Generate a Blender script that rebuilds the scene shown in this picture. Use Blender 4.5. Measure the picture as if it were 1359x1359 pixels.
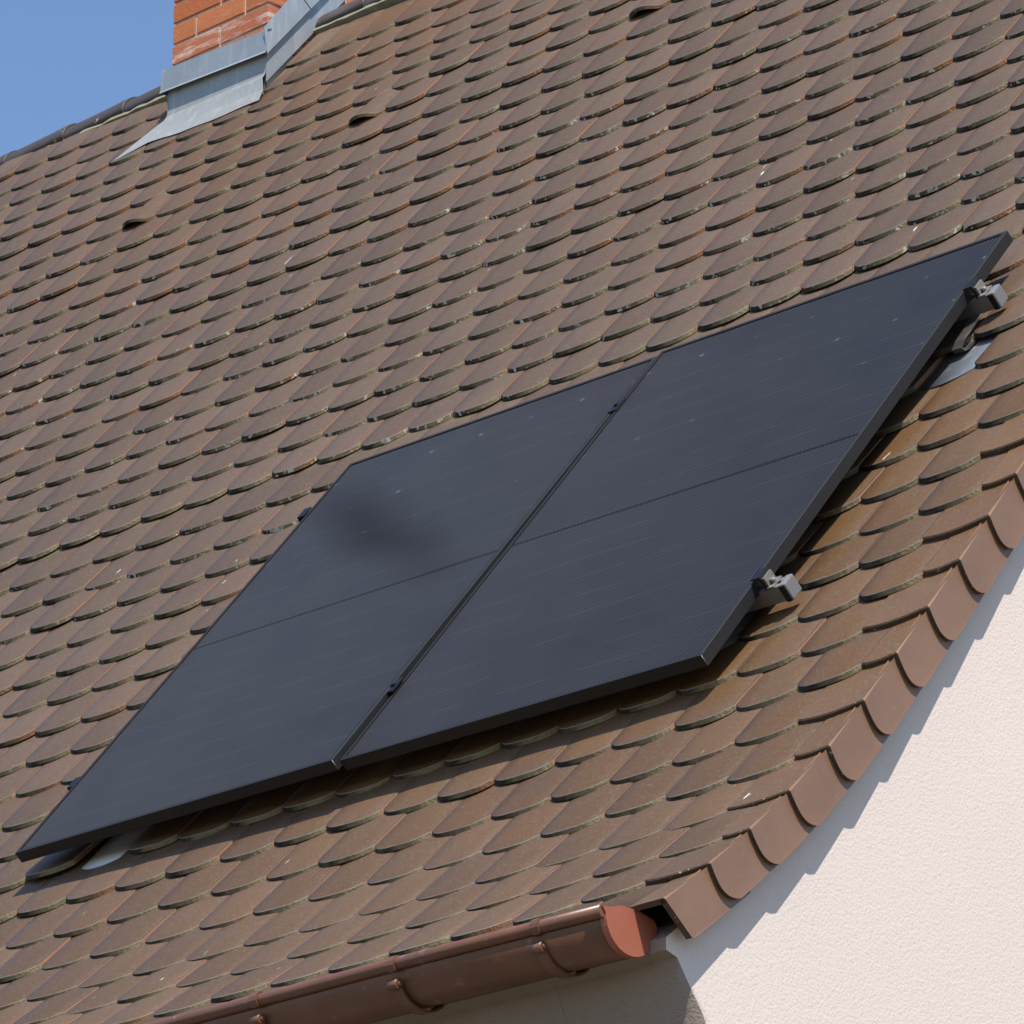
import bpy, bmesh, math, random
from mathutils import Vector, Matrix
R_ = math.radians
scene = bpy.context.scene
for o in list(bpy.data.objects):
    bpy.data.objects.remove(o)
random.seed(7)

# ------------------------------------------------------------------ camera
cam = bpy.data.cameras.new("camera")
cam.sensor_width = 36.0
cam.lens = 36.0 * 6596.362 / 1359.0
cam.clip_start = 0.1
cam.clip_end = 2000.0
camo = bpy.data.objects.new("camera", cam)
scene.collection.objects.link(camo)
right = Vector((0.71829, 0.69574, 0.00143))
down = Vector((-0.24239, 0.25217, -0.93683))
fwd = Vector((-0.65216, 0.67257, 0.34977))
mw = Matrix((right, -down, -fwd)).transposed().to_4x4()
mw.translation = Vector((8.46544, -9.62828, -5.81694))
camo.matrix_world = mw
scene.camera = camo

# ------------------------------------------------------------------ light
SUN = Vector((0.42, -0.31, 0.86)).normalized()
el = math.asin(SUN.z)
world = bpy.data.worlds.new("World")
scene.world = world
world.use_nodes = True
nt = world.node_tree
bg = nt.nodes["Background"]
sky = nt.nodes.new("ShaderNodeTexSky")
sky.sky_type = 'NISHITA'
sky.sun_disc = False
sky.sun_elevation = el
sky.sun_rotation = math.atan2(SUN.x, SUN.y)
sky.altitude = 200
sky.air_density = 1.0
sky.dust_density = 0.35
sky.ozone_density = 4.2
nt.links.new(sky.outputs[0], bg.inputs[0])
bg.inputs[1].default_value = 0.137
sun = bpy.data.lights.new("sun", 'SUN')
sun.energy = 5.0
sun.angle = R_(0.53)
sun.color = (1.0, 0.955, 0.89)
suno = bpy.data.objects.new("sun", sun)
scene.collection.objects.link(suno)
suno.rotation_euler = SUN.to_track_quat('Z', 'Y').to_euler()
suno.location = (0, 0, 30)
scene.view_settings.view_transform = 'Standard'
scene.view_settings.look = 'None'
scene.view_settings.exposure = 0.36
scene.view_settings.gamma = 1.0
scene.view_settings.use_curve_mapping = False


# ------------------------------------------------------------------ helpers
def tag(o, label=None, cat=None, group=None, kind=None):
    if label: o["label"] = label
    if cat: o["category"] = cat
    if group: o["group"] = group
    if kind: o["kind"] = kind
    return o


def empty(name, loc=(0, 0, 0)):
    o = bpy.data.objects.new(name, None)
    o.location = loc
    o.empty_display_size = 0.1
    scene.collection.objects.link(o)
    return o


class MB:
    """collects faces, builds ONE mesh object"""
    def __init__(self):
        self.v = []; self.f = []; self.m = []; self.s = []; self.uv = []; self.r = []

    def vert(self, p):
        self.v.append(tuple(p)); return len(self.v) - 1

    def face(self, idx, m=0, smooth=False, uv=None, r=0.0):
        self.f.append(tuple(idx)); self.m.append(m); self.s.append(smooth)
        self.uv.append(uv); self.r.append(r)

    def box(self, c, ax, ay, az, sx, sy, sz, m=0, bev=0.0):
        """box centred at c, unit axes, full sizes; edges chamfered by bev"""
        c = Vector(c); h = [sx / 2, sy / 2, sz / 2]; A = [Vector(ax), Vector(ay), Vector(az)]
        if bev <= 0:
            ids = {}
            for i in (-1, 1):
                for j in (-1, 1):
                    for k in (-1, 1):
                        ids[i, j, k] = self.vert(c + A[0] * h[0] * i + A[1] * h[1] * j + A[2] * h[2] * k)
            for q in (((-1, -1, -1), (-1, -1, 1), (-1, 1, 1), (-1, 1, -1)), ((1, -1, -1), (1, 1, -1), (1, 1, 1), (1, -1, 1)),
                      ((-1, -1, -1), (1, -1, -1), (1, -1, 1), (-1, -1, 1)), ((-1, 1, -1), (-1, 1, 1), (1, 1, 1), (1, 1, -1)),
                      ((-1, -1, -1), (-1, 1, -1), (1, 1, -1), (1, -1, -1)), ((-1, -1, 1), (1, -1, 1), (1, 1, 1), (-1, 1, 1))):
                self.face([ids[p] for p in q], m)
            return
        bm = bmesh.new()
        bmesh.ops.create_cube(bm, size=1.0)
        for v in bm.verts:
            v.co = Vector((v.co.x * sx, v.co.y * sy, v.co.z * sz))
        bmesh.ops.bevel(bm, geom=bm.edges[:], offset=bev, segments=2, profile=0.6, affect='EDGES')
        base = len(self.v)
        bm.verts.index_update()
        for v in bm.verts:
            self.v.append(tuple(c + A[0] * v.co.x + A[1] * v.co.y + A[2] * v.co.z))
        for f in bm.faces:
            self.face([base + v.index for v in f.verts], m)
        bm.free()

    def tube(self, pts, rad, n=12, m=0, cap=True, up=Vector((0, 0, 1))):
        pts = [Vector(p) for p in pts]; rings = []
        for i, p in enumerate(pts):
            t = (pts[min(i + 1, len(pts) - 1)] - pts[max(i - 1, 0)]).normalized()
            a = t.cross(up)
            if a.length < 1e-4: a = t.cross(Vector((1, 0, 0)))
            a.normalize(); b = a.cross(t)
            rr = rad[i] if isinstance(rad, (list, tuple)) else rad
            rings.append([self.vert(p + a * rr * math.cos(2 * math.pi * k / n) + b * rr * math.sin(2 * math.pi * k / n)) for k in range(n)])
        for i in range(len(rings) - 1):
            for k in range(n):
                self.face([rings[i][k], rings[i][(k + 1) % n], rings[i + 1][(k + 1) % n], rings[i + 1][k]], m, True)
        if cap:
            self.face(rings[0][::-1], m); self.face(rings[-1], m)

    def sweep(self, ring_list, m=0, smooth=True, closed=False, caps=False):
        rs = [[self.vert(p) for p in ring] for ring in ring_list]
        n = len(rs[0])
        for i in range(len(rs) - 1):
            for k in range(n if closed else n - 1):
                self.face([rs[i][k], rs[i][(k + 1) % n], rs[i + 1][(k + 1) % n], rs[i + 1][k]], m, smooth)
        if caps:
            self.face(rs[0][::-1], m); self.face(rs[-1], m)
        return rs

    def build(self, name, mats, parent=None, fixn=True):
        me = bpy.data.meshes.new(name)
        me.from_pydata(self.v, [], self.f)
        if not isinstance(mats, (list, tuple)): mats = [mats]
        for m in mats: me.materials.append(m)
        me.polygons.foreach_set("material_index", self.m)
        me.polygons.foreach_set("use_smooth", self.s)
        uvl = me.uv_layers.new(name="tile")
        flat = []
        for f, uv in zip(self.f, self.uv):
            for k in range(len(f)):
                flat.extend(uv[k] if uv else (0.0, 0.0))
        uvl.data.foreach_set("uv", flat)
        at = me.attributes.new("rnd", 'FLOAT', 'FACE')
        at.data.foreach_set("value", self.r)
        me.update()
        if fixn:
            bm = bmesh.new(); bm.from_mesh(me)
            bmesh.ops.recalc_face_normals(bm, faces=bm.faces)
            bm.to_mesh(me); bm.free()
        o = bpy.data.objects.new(name, me)
        scene.collection.objects.link(o)
        if parent is not None:
            o.parent = parent
            o.matrix_parent_inverse = Matrix.Translation(-Vector(world_loc(parent)))
        return o


def world_loc(o):
    # every parent in this script is an Empty or mesh whose own offset is a pure translation
    p = Vector(o.location)
    if o.parent is not None and o.type == 'EMPTY':
        p += Vector(world_loc(o.parent))
    if o.type == 'MESH': return Vector((0, 0, 0))
    return p


# ---- node helpers
class NT:
    def __init__(self, name):
        self.mat = bpy.data.materials.new(name); self.mat.use_nodes = True
        self.t = self.mat.node_tree
        self.b = self.t.nodes["Principled BSDF"]

    def n(self, typ, **kw):
        nd = self.t.nodes.new(typ)
        for k, v in kw.items(): setattr(nd, k, v)
        return nd

    def l(self, a, b): self.t.links.new(a, b)

    def val(self, x, sock):
        if isinstance(x, (int, float)): sock.default_value = x
        elif isinstance(x, (tuple, list)): sock.default_value = tuple(x) + ((1.0,) if len(x) == 3 and len(sock.default_value) == 4 else ())
        else: self.l(x, sock)

    def math(self, op, a, b=0.0, c=0.0, clamp=False):
        nd = self.n("ShaderNodeMath", operation=op, use_clamp=clamp)
        self.val(a, nd.inputs[0]); self.val(b, nd.inputs[1]); self.val(c, nd.inputs[2])
        return nd.outputs[0]

    def mix(self, f, a, b):
        nd = self.n("ShaderNodeMix", data_type='RGBA')
        self.val(f, nd.inputs[0]); self.val(a, nd.inputs[6]); self.val(b, nd.inputs[7])
        return nd.outputs[2]

    def noise(self, scale, detail=3, rough=0.55, vec=None, w=None):
        nd = self.n("ShaderNodeTexNoise")
        nd.inputs["Scale"].default_value = scale; nd.inputs["Detail"].default_value = detail; nd.inputs["Roughness"].default_value = rough
        if vec is None: vec = self.obj()
        self.l(vec, nd.inputs["Vector"])
        return nd.outputs[0]

    def obj(self):
        if not hasattr(self, "_tc"): self._tc = self.n("ShaderNodeTexCoord")
        return self._tc.outputs["Object"]

    def uv(self):
        nd = self.n("ShaderNodeUVMap"); nd.uv_map = "tile"
        s = self.n("ShaderNodeSeparateXYZ"); self.l(nd.outputs[0], s.inputs[0])
        return s.outputs[0], s.outputs[1]

    def xyz(self, vec=None):
        s = self.n("ShaderNodeSeparateXYZ"); self.l(vec or self.obj(), s.inputs[0]); return s.outputs

    def sstep(self, x, a, b):
        nd = self.n("ShaderNodeMapRange", interpolation_type='SMOOTHSTEP')
        self.val(x, nd.inputs[0]); nd.inputs[1].default_value = a; nd.inputs[2].default_value = b
        return nd.outputs[0]

    def attr(self, name):
        nd = self.n("ShaderNodeAttribute"); nd.attribute_name = name
        return nd.outputs["Fac"]

    def scaled(self, sx, sy, sz):
        m = self.n("ShaderNodeMapping"); m.inputs["Scale"].default_value = (sx, sy, sz)
        self.l(self.obj(), m.inputs["Vector"]); return m.outputs[0]

    def bump(self, h, strength=0.3, dist=0.005):
        b = self.n("ShaderNodeBump"); b.inputs["Strength"].default_value = strength; b.inputs["Distance"].default_value = dist
        self.l(h, b.inputs["Height"]); self.l(b.outputs[0], self.b.inputs["Normal"])

    def set(self, color=None, rough=None, metal=None, spec=None):
        if color is not None: self.val(color, self.b.inputs["Base Color"])
        if rough is not None: self.val(rough, self.b.inputs["Roughness"])
        if metal is not None: self.val(metal, self.b.inputs["Metallic"])
        if spec is not None: self.val(spec, self.b.inputs["Specular IOR Level"])
        return self.mat


# ------------------------------------------------------------------ materials
def mat_tile(name="engobed_tile"):
    t = NT(name)
    u, v = t.uv(); r = t.attr("rnd")
    x, y, z = t.xyz()
    nb = t.noise(0.9, 3)             # big weathering
    nm = t.noise(9, 4)
    nf = t.noise(160, 3, 0.7)
    # regions kept clean by run-off from metal: brown glaze shows
    nx = t.math('ADD', x, t.math('MULTIPLY', t.math('SUBTRACT', nb, 0.5), 0.9))
    nz = t.math('ADD', z, t.math('MULTIPLY', t.math('SUBTRACT', nm, 0.5), 0.25))
    c1 = t.math('MULTIPLY', t.sstep(nx, -1.6, 1.5), t.math('MULTIPLY', t.sstep(nz, -1.05, -1.75), t.sstep(nz, -3.3, -2.4)))
    c2 = t.math('MULTIPLY', t.math('MULTIPLY', t.sstep(nx, -3.9, -3.3), t.sstep(nx, -1.9, -2.9)), t.sstep(nz, 0.3, 1.5))
    clean = t.math('MAXIMUM', c1, t.math('MULTIPLY', c2, 0.7))
    clean = t.math('MULTIPLY', clean, t.math('ADD', 0.72, t.math('MULTIPLY', t.math('FRACT', t.math('MULTIPLY', r, 7.31)), 0.42)), clamp=True)
    grey = t.mix(r, (0.116, 0.073, 0.045), (0.150, 0.097, 0.062))
    grey = t.mix(t.sstep(z, -1.6, -3.0), grey, t.mix(r, (0.100, 0.059, 0.030), (0.132, 0.080, 0.044)))
    brown = t.mix(r, (0.124, 0.062, 0.022), (0.158, 0.082, 0.032))
    body = t.mix(clean, grey, brown)
    # washed brown towards the covered end and along the sides of each tile
    side = t.math('ABSOLUTE', t.math('SUBTRACT', u, 0.5))
    wear = t.math('MAXIMUM', t.sstep(side, 0.28, 0.52), t.sstep(v, 0.55, 1.05))
    wear = t.math('MULTIPLY', wear, t.math('ADD', 0.35, t.math('MULTIPLY', nm, 0.7)), clamp=True)
    body = t.mix(wear, body, t.mix(r, (0.098, 0.058, 0.036), (0.130, 0.078, 0.047)))
    # olive algae where water drips, in the joint line below the upper course
    alg = t.math('MULTIPLY', t.sstep(v, 0.78, 1.0), t.sstep(t.noise(14, 4), 0.44, 0.62))
    alg = t.math('MULTIPLY', alg, t.sstep(x, 2.2, -0.5))
    body = t.mix(t.math('MULTIPLY', alg, 0.6), body, (0.16, 0.13, 0.055))
    # speckle, grime
    body = t.mix(t.math('MULTIPLY', t.sstep(nf, 0.52, 0.72), 0.42), body, (0.30, 0.25, 0.20))
    body = t.mix(t.math('MULTIPLY', t.sstep(t.noise(70, 4, 0.75), 0.52, 0.70), 0.5), body, (0.085, 0.058, 0.040))
    body = t.mix(t.math('MULTIPLY', t.sstep(t.noise(3.2, 5, 0.65), 0.52, 0.75), 0.35), body, (0.075, 0.055, 0.045))
    # bird lime: streaks running down the slope
    st = t.noise(1.0, 2, 0.5, t.scaled(42, 11, 9))
    sp = t.math('MULTIPLY', t.sstep(st, 0.755, 0.785), t.sstep(t.noise(2.3, 2), 0.46, 0.54))
    body = t.mix(sp, body, (0.72, 0.70, 0.66))
    t.set(body, t.math('ADD', 0.33, t.math('MULTIPLY', nm, 0.24)), 0, 0.5)
    t.bump(t.math('ADD', t.math('MULTIPLY', nm, 1.0), t.math('MULTIPLY', nf, 0.12)), 0.25, 0.004)
    return t.mat


def mat_tile_edge(name="mossy_edge_painted_shade"):
    t = NT(name)
    u, v = t.uv(); r = t.attr("rnd")
    x, y, z = t.xyz()
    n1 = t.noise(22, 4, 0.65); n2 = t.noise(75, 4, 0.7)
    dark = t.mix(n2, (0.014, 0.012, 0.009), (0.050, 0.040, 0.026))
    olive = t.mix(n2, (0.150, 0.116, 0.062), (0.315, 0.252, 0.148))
    f = t.math('ADD', t.sstep(u, 0.22, 0.68), t.math('MULTIPLY', t.math('SUBTRACT', n1, 0.5), 1.9), clamp=True)  # dark left, pale right: shade and grazing sun painted into the edge
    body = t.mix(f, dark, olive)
    # bare red clay on some tiles, mostly high on the roof at the left
    red = t.math('MULTIPLY', t.sstep(u, 0.35, 0.9), t.sstep(t.math('ADD', r, t.math('MULTIPLY', t.sstep(z, -1.0, 1.5), 0.35)), 0.84, 0.96))
    body = t.mix(t.math('MULTIPLY', red, 0.85), body, (0.24, 0.095, 0.042))
    # lichen crust in the middle band
    band = t.math('MULTIPLY', t.sstep(z, -1.75, -0.9), t.sstep(z, 1.6, 0.4))
    lich = t.math('MULTIPLY', t.sstep(t.noise(48, 3, 0.6), 0.57, 0.635), t.math('MULTIPLY', t.sstep(t.noise(2.5, 2), 0.42, 0.55), band))
    body = t.mix(lich, body, (0.56, 0.53, 0.42))
    t.set(body, 0.9, 0, 0.25)
    t.bump(n2, 0.8, 0.006)
    return t.mat


def mat_simple(name, col, rough=0.6, metal=0.0, var=0.15, scale=12, bump=0.15, dist=0.003, spec=0.5, fine=None):
    t = NT(name)
    n1 = t.noise(scale, 4, 0.6)
    c2 = tuple(max(0, c * (1 - var)) for c in col); c1 = tuple(c * (1 + var) for c in col)
    body = t.mix(n1, c2, c1)
    if fine:
        body = t.mix(t.sstep(t.noise(fine[0], 3, 0.65), fine[1], fine[2]), body, fine[3])
    t.set(body, t.math('ADD', rough - 0.08, t.math('MULTIPLY', n1, 0.16)), metal, spec)
    if bump: t.bump(t.noise(scale * 8, 3, 0.6), bump, dist)
    return t.mat


def mat_stucco():
    t = NT("spatter_stucco")
    v1 = t.noise(150, 2, 0.6); v2 = t.noise(58, 2, 0.5); big = t.noise(0.9, 5, 0.6)
    body = t.mix(big, (0.655, 0.552, 0.482), (0.735, 0.625, 0.552))
    body = t.mix(t.math('MULTIPLY', t.sstep(v1, 0.42, 0.30), 0.35), body, (0.50, 0.42, 0.37))
    t.set(body, 0.95, 0, 0.2)
    t.bump(t.math('ADD', v1, t.math('MULTIPLY', v2, 0.35)), 0.7, 0.0016)
    return t.mat


def mat_cornice():
    t = NT("grey_plaster")
    v1 = t.noise(120, 4, 0.7); big = t.noise(3, 4)
    body = t.mix(big, (0.26, 0.205, 0.165), (0.36, 0.295, 0.24))
    body = t.mix(t.math('MULTIPLY', t.sstep(v1, 0.40, 0.30), 0.5), body, (0.13, 0.10, 0.08))
    t.set(body, 0.95, 0, 0.2)
    t.bump(v1, 0.9, 0.008)
    return t.mat


def mat_glass():
    t = NT("pv_laminate")
    u, v = t.uv()                       # metres on the laminate, from its lower left
    PW, PL = 1.134, 1.725
    mid = t.math('SUBTRACT', v, PL / 2)
    midl = t.sstep(t.math('ABSOLUTE', mid), 0.0068, 0.0055)
    # mirrored v so both halves carry the same rows
    av = t.math('SUBTRACT', t.math('ABSOLUTE', mid), 0.0075)
    hc = 0.0935; cw = 0.1835
    fr = lambda x, p: t.math('MULTIPLY', t.math('ABSOLUTE', t.math('SUBTRACT', t.math('FRACT', t.math('DIVIDE', x, p)), 0.5)), p)  # p/2 at borders, 0 centre
    au = t.math('SUBTRACT', u, (PW - 6 * cw) / 2 - 6 * cw)
    du = t.math('SUBTRACT', cw / 2, fr(au, cw))      # distance to column border
    dv = t.math('SUBTRACT', hc / 2, fr(av, hc))      # distance to row border
    dv2 = t.math('SUBTRACT', hc, fr(av, 2 * hc))
    wire = t.math('SUBTRACT', 0.01147 / 2, fr(au, 0.01147))
    wl = t.sstep(wire, 0.0022, 0.0008)
    rowdot = t.math('MULTIPLY', t.sstep(dv, 0.007, 0.002), t.sstep(wire, 0.0022, 0.0008))  # wire glints along the row borders, painted as pale dots
    rowgap = t.sstep(dv, 0.0012, 0.0006)
    colgap = t.sstep(du, 0.0011, 0.0006)
    diam = t.sstep(t.math('ADD', du, dv2), 0.0095, 0.006)
    cell = t.mix(t.noise(1.6, 2), (0.0062, 0.0064, 0.0105), (0.0078, 0.0080, 0.0125))
    c = t.mix(t.math('MULTIPLY', wl, t.math('ADD', 0.45, t.math('MULTIPLY', t.noise(5, 3, 0.6), 1.0))), cell, (0.080, 0.078, 0.080))
    c = t.mix(t.math('MULTIPLY', rowdot, t.math('MULTIPLY', t.sstep(t.noise(7, 2), 0.3, 0.65), 0.9)), c, (0.16, 0.16, 0.165))
    c = t.mix(rowgap, c, (0.014, 0.014, 0.018))
    c = t.mix(t.math('MULTIPLY', diam, t.math('MULTIPLY', t.sstep(v, 0.9, 1.5), t.math('MULTIPLY', t.sstep(t.noise(4, 2), 0.35, 0.6), 0.9))), c, (0.17, 0.17, 0.19))
    c = t.mix(midl, c, (0.008, 0.008, 0.009))
    # thin film of dust, and one dark elongated patch near the upper left corner of the left panel
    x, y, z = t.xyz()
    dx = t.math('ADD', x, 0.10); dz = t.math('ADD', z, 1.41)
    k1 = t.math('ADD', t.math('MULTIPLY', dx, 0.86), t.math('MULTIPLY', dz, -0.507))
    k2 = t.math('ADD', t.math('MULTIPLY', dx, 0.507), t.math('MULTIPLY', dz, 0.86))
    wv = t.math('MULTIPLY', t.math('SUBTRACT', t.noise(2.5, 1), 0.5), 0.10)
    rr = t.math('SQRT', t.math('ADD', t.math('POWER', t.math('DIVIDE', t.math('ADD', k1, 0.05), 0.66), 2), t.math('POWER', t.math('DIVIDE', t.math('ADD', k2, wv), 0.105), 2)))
    dark_patch = t.sstep(rr, 1.35, 0.0)
    dust = t.math('MULTIPLY', t.math('ADD', 0.7, t.math('MULTIPLY', t.noise(2.2, 4), 0.6)), t.math('SUBTRACT', 1.0, t.math('MULTIPLY', dark_patch, 0.6)))
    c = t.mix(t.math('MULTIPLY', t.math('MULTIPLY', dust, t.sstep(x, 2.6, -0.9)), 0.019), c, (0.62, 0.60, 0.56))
    c = t.mix(t.math('MULTIPLY', dark_patch, 0.48), c, (0.009, 0.008, 0.0075))
    spk = t.sstep(t.noise(260, 1, 0.4), 0.80, 0.83)
    c = t.mix(t.math('MULTIPLY', spk, 0.5), c, (0.6, 0.6, 0.58))
    sp_ = t.math('SUBTRACT', 0.14, t.math('MULTIPLY', dark_patch, 0.10))
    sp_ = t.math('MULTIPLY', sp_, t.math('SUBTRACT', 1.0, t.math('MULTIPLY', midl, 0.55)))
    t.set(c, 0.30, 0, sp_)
    t.b.inputs["IOR"].default_value = 1.32
    t.bump(t.noise(420, 2, 0.5), 0.05, 0.001)
    return t.mat


def mat_zinc(name, col=(0.36, 0.40, 0.43)):
    t = NT(name)
    n1 = t.noise(5, 4, 0.6); n2 = t.noise(30, 4, 0.6)
    st = t.noise(1.0, 3, 0.5, t.scaled(30, 30, 4))
    body = t.mix(n1, tuple(c * 0.8 for c in col), tuple(min(1, c * 1.2) for c in col))
    body = t.mix(t.math('MULTIPLY', t.sstep(st, 0.5, 0.75), 0.35), body, (0.55, 0.55, 0.52))
    body = t.mix(t.math('MULTIPLY', t.sstep(n2, 0.62, 0.72), 0.3), body, (0.62, 0.62, 0.58))
    t.set(body, 0.5, 0.35, 0.5)
    t.bump(n1, 0.25, 0.01)
    return t.mat


def mat_brick():
    t = NT("red_brick")
    r = t.attr("rnd"); x, y, z = t.xyz()
    n1 = t.noise(45, 4, 0.65)
    body = t.mix(r, (0.42, 0.125, 0.045), (0.50, 0.165, 0.060))
    body = t.mix(t.math('MULTIPLY', t.sstep(n1, 0.5, 0.75), 0.35), body, (0.33, 0.09, 0.035))
    # lime efflorescence in streaks on the bottom courses
    zz = t.math('ADD', z, t.math('MULTIPLY', t.noise(7, 3), 0.05))
    low = t.sstep(z, 2.19, 2.06)
    e1 = t.noise(1.0, 4, 0.6, t.scaled(9, 9, 60))
    eff = t.math('MULTIPLY', low, t.sstep(e1, 0.50, 0.68))
    body = t.mix(t.math('MULTIPLY', low, 0.35), body, (0.32, 0.13, 0.09))
    body = t.mix(t.math('MULTIPLY', eff, 0.55), body, (0.70, 0.62, 0.58))
    t.set(body, 0.85, 0, 0.3)
    t.bump(n1, 0.5, 0.004)
    return t.mat


M_TILE = mat_tile()
M_EDGE = mat_tile_edge()
M_RIM = mat_simple("worn_rim_highlight", (0.235, 0.195, 0.160), 0.8, 0, 0.45, 60, 0.3)  # worn upper rim, its catch of light painted in as a paler tone
M_CLAY = mat_simple("bare_clay_side", (0.34, 0.175, 0.10), 0.85, 0, 0.25, 40, 0.3)
M_VEDGE = mat_simple("verge_tile_edge", (0.085, 0.052, 0.030), 0.75, 0, 0.5, 55, 0.5, 0.004, fine=(70, 0.64, 0.70, (0.45, 0.42, 0.33)))
M_VTILE = mat_simple("glazed_verge_tile", (0.215, 0.118, 0.066), 0.32, 0, 0.22, 6, 0.12, 0.003, fine=(55, 0.62, 0.74, (0.21, 0.15, 0.10)))
M_STUCCO = mat_stucco()
M_CORN = mat_cornice()
M_DARK = mat_simple("roof_underlay", (0.02, 0.018, 0.016), 0.9, 0, 0.2, 10, 0)
M_GLASS = mat_glass()
M_FRAME = mat_simple("black_anodised_frame", (0.007, 0.007, 0.008), 0.6, 0.0, 0.15, 30, 0.04)
M_ALU = mat_simple("mill_aluminium", (0.26, 0.245, 0.225), 0.55, 0.6, 0.12, 25, 0.1, 0.001)
M_CAPG = mat_simple("grey_plastic_cap", (0.17, 0.17, 0.172), 0.55, 0, 0.1, 25, 0.1)
M_BLACK = mat_simple("black_clamp", (0.012, 0.012, 0.013), 0.4, 0.3, 0.15, 30, 0.05)
M_STEEL = mat_simple("stainless_hook", (0.33, 0.31, 0.29), 0.38, 0.9, 0.15, 20, 0.08)
M_PLATE = mat_zinc("grey_metal_plate", (0.20, 0.215, 0.24))
M_PLATE2 = mat_zinc("sky_pale_metal_plate", (0.62, 0.64, 0.67))  # paler copy of the plate metal, with its sky reflection painted in
M_ZINC = mat_zinc("zinc_flashing", (0.30, 0.335, 0.36))
M_ZINC2 = mat_zinc("weathered_zinc_apron", (0.34, 0.355, 0.345))
M_BRICK = mat_brick()
M_MORTAR = mat_simple("lime_mortar", (0.50, 0.45, 0.36), 0.95, 0, 0.2, 30, 0.6, 0.004)
M_RMORT = mat_simple("lichened_ridge_mortar", (0.23, 0.22, 0.15), 0.95, 0, 0.35, 30, 0.6, 0.006)
M_RIDGE = mat_simple("ridge_tile_engobe", (0.060, 0.048, 0.046), 0.55, 0, 0.3, 14, 0.3, 0.004, fine=(16, 0.70, 0.73, (0.36, 0.34, 0.28)))
M_GUT = mat_simple("painted_copper_brown_gutter", (0.150, 0.066, 0.039), 0.36, 0, 0.35, 9, 0.12, 0.002, fine=(26, 0.60, 0.74, (0.20, 0.125, 0.095)))
M_GCAP = mat_simple("copper_red_end_cap", (0.34, 0.100, 0.056), 0.6, 0, 0.14, 14, 0.08)  # lighter and redder than the trough colour

# ------------------------------------------------------------------ roof surface (surveyed)
TW, TE, UF = 0.18000265, 0.16876, 17.9883
ROW0 = 8
PY = [2.6636, 2.495, 2.3264, 2.1665, 2.0322, 1.8879, 1.7367, 1.5738, 1.4002, 1.2259, 1.0437, 0.8697, 0.6971, 0.521, 0.3455, 0.1766, 0.0, -0.1688, -0.3389, -0.5076, -0.674, -0.8395, -1.0023, -1.1993, -1.3735, -1.5425, -1.7117, -1.8834, -2.0508, -2.222, -2.3949, -2.5657, -2.7239, -2.8895, -3.063, -3.2313, -3.4012, -3.5681, -3.7429, -3.9021, -4.0522, -4.2153]
PZ = [0.0891, 0.0819, 0.0747, 0.0681, 0.0626, 0.057, 0.0514, 0.0455, 0.0395, 0.0337, 0.0279, 0.0226, 0.0176, 0.0128, 0.0082, 0.0041, 0.0, -0.0035, -0.0065, -0.0089, -0.0108, -0.0121, -0.0129, -0.0132, -0.0128, -0.012, -0.0106, -0.0089, -0.0071, -0.0051, -0.0031, -0.0009, 0.0012, 0.0041, 0.0083, 0.0136, 0.0202, 0.0321, 0.0549, 0.0851, 0.1204, 0.1636]
US = [0.0, 0.0, 0.106, 0.119, 0.091, 0.024, 0.009, -0.044, -0.086, -0.067, 0.016, -0.006, 0.016, 0.065, 0.043, 0.045, 0.058, 0.007, -0.013, -0.053, -0.049, -0.107, -0.145, -0.032, 0.002, -0.04, 0.007, -0.008, -0.012, -0.028, -0.013, -0.022, -0.029, -0.058, -0.004, -0.017, 0.009, -0.012, 0.076, 0.104, 0.045, 0.0]


def prof(row):
    i = min(max(ROW0 - row, 0.0), len(PY) - 1.001)
    k = int(i); f = i - k
    y = PY[k] * (1 - f) + PY[k + 1] * f; z = PZ[k] * (1 - f) + PZ[k + 1] * f
    if row > ROW0: y += (row - ROW0) * TE
    return y, z


def surf(U, y, z):
    """roof point: U metres along the eaves, y up the slope, z off the slope"""
    uc = min(max(U, -5.3), 3.0)
    zz = z - 0.00084 * uc + 0.011258 * uc ** 2 + 0.001838 * uc ** 3 + 0.004335 * uc * y + 0.002106 * uc * uc * y
    return Vector((U - 0.000838 * zz, -0.000649 * U + 0.633171 * y - 0.774011 * zz, 0.000531 * U + 0.774012 * y + 0.633171 * zz))


NRM = Vector((0.0, -0.774, 0.633))


def along(row, d):
    """profile (y,z) at distance d up the slope from the tip line of a row"""
    k = int(ROW0 - row)
    step = math.hypot(PY[k - 1] - PY[k], PZ[k - 1] - PZ[k]) if k > 0 else TE
    return prof(row + d / max(step, 0.1))


def spt(row, U, d, h):
    y, z = along(row, d)
    return surf(U, y, z + h)


SAG, THK = 0.030, 0.0132


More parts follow.
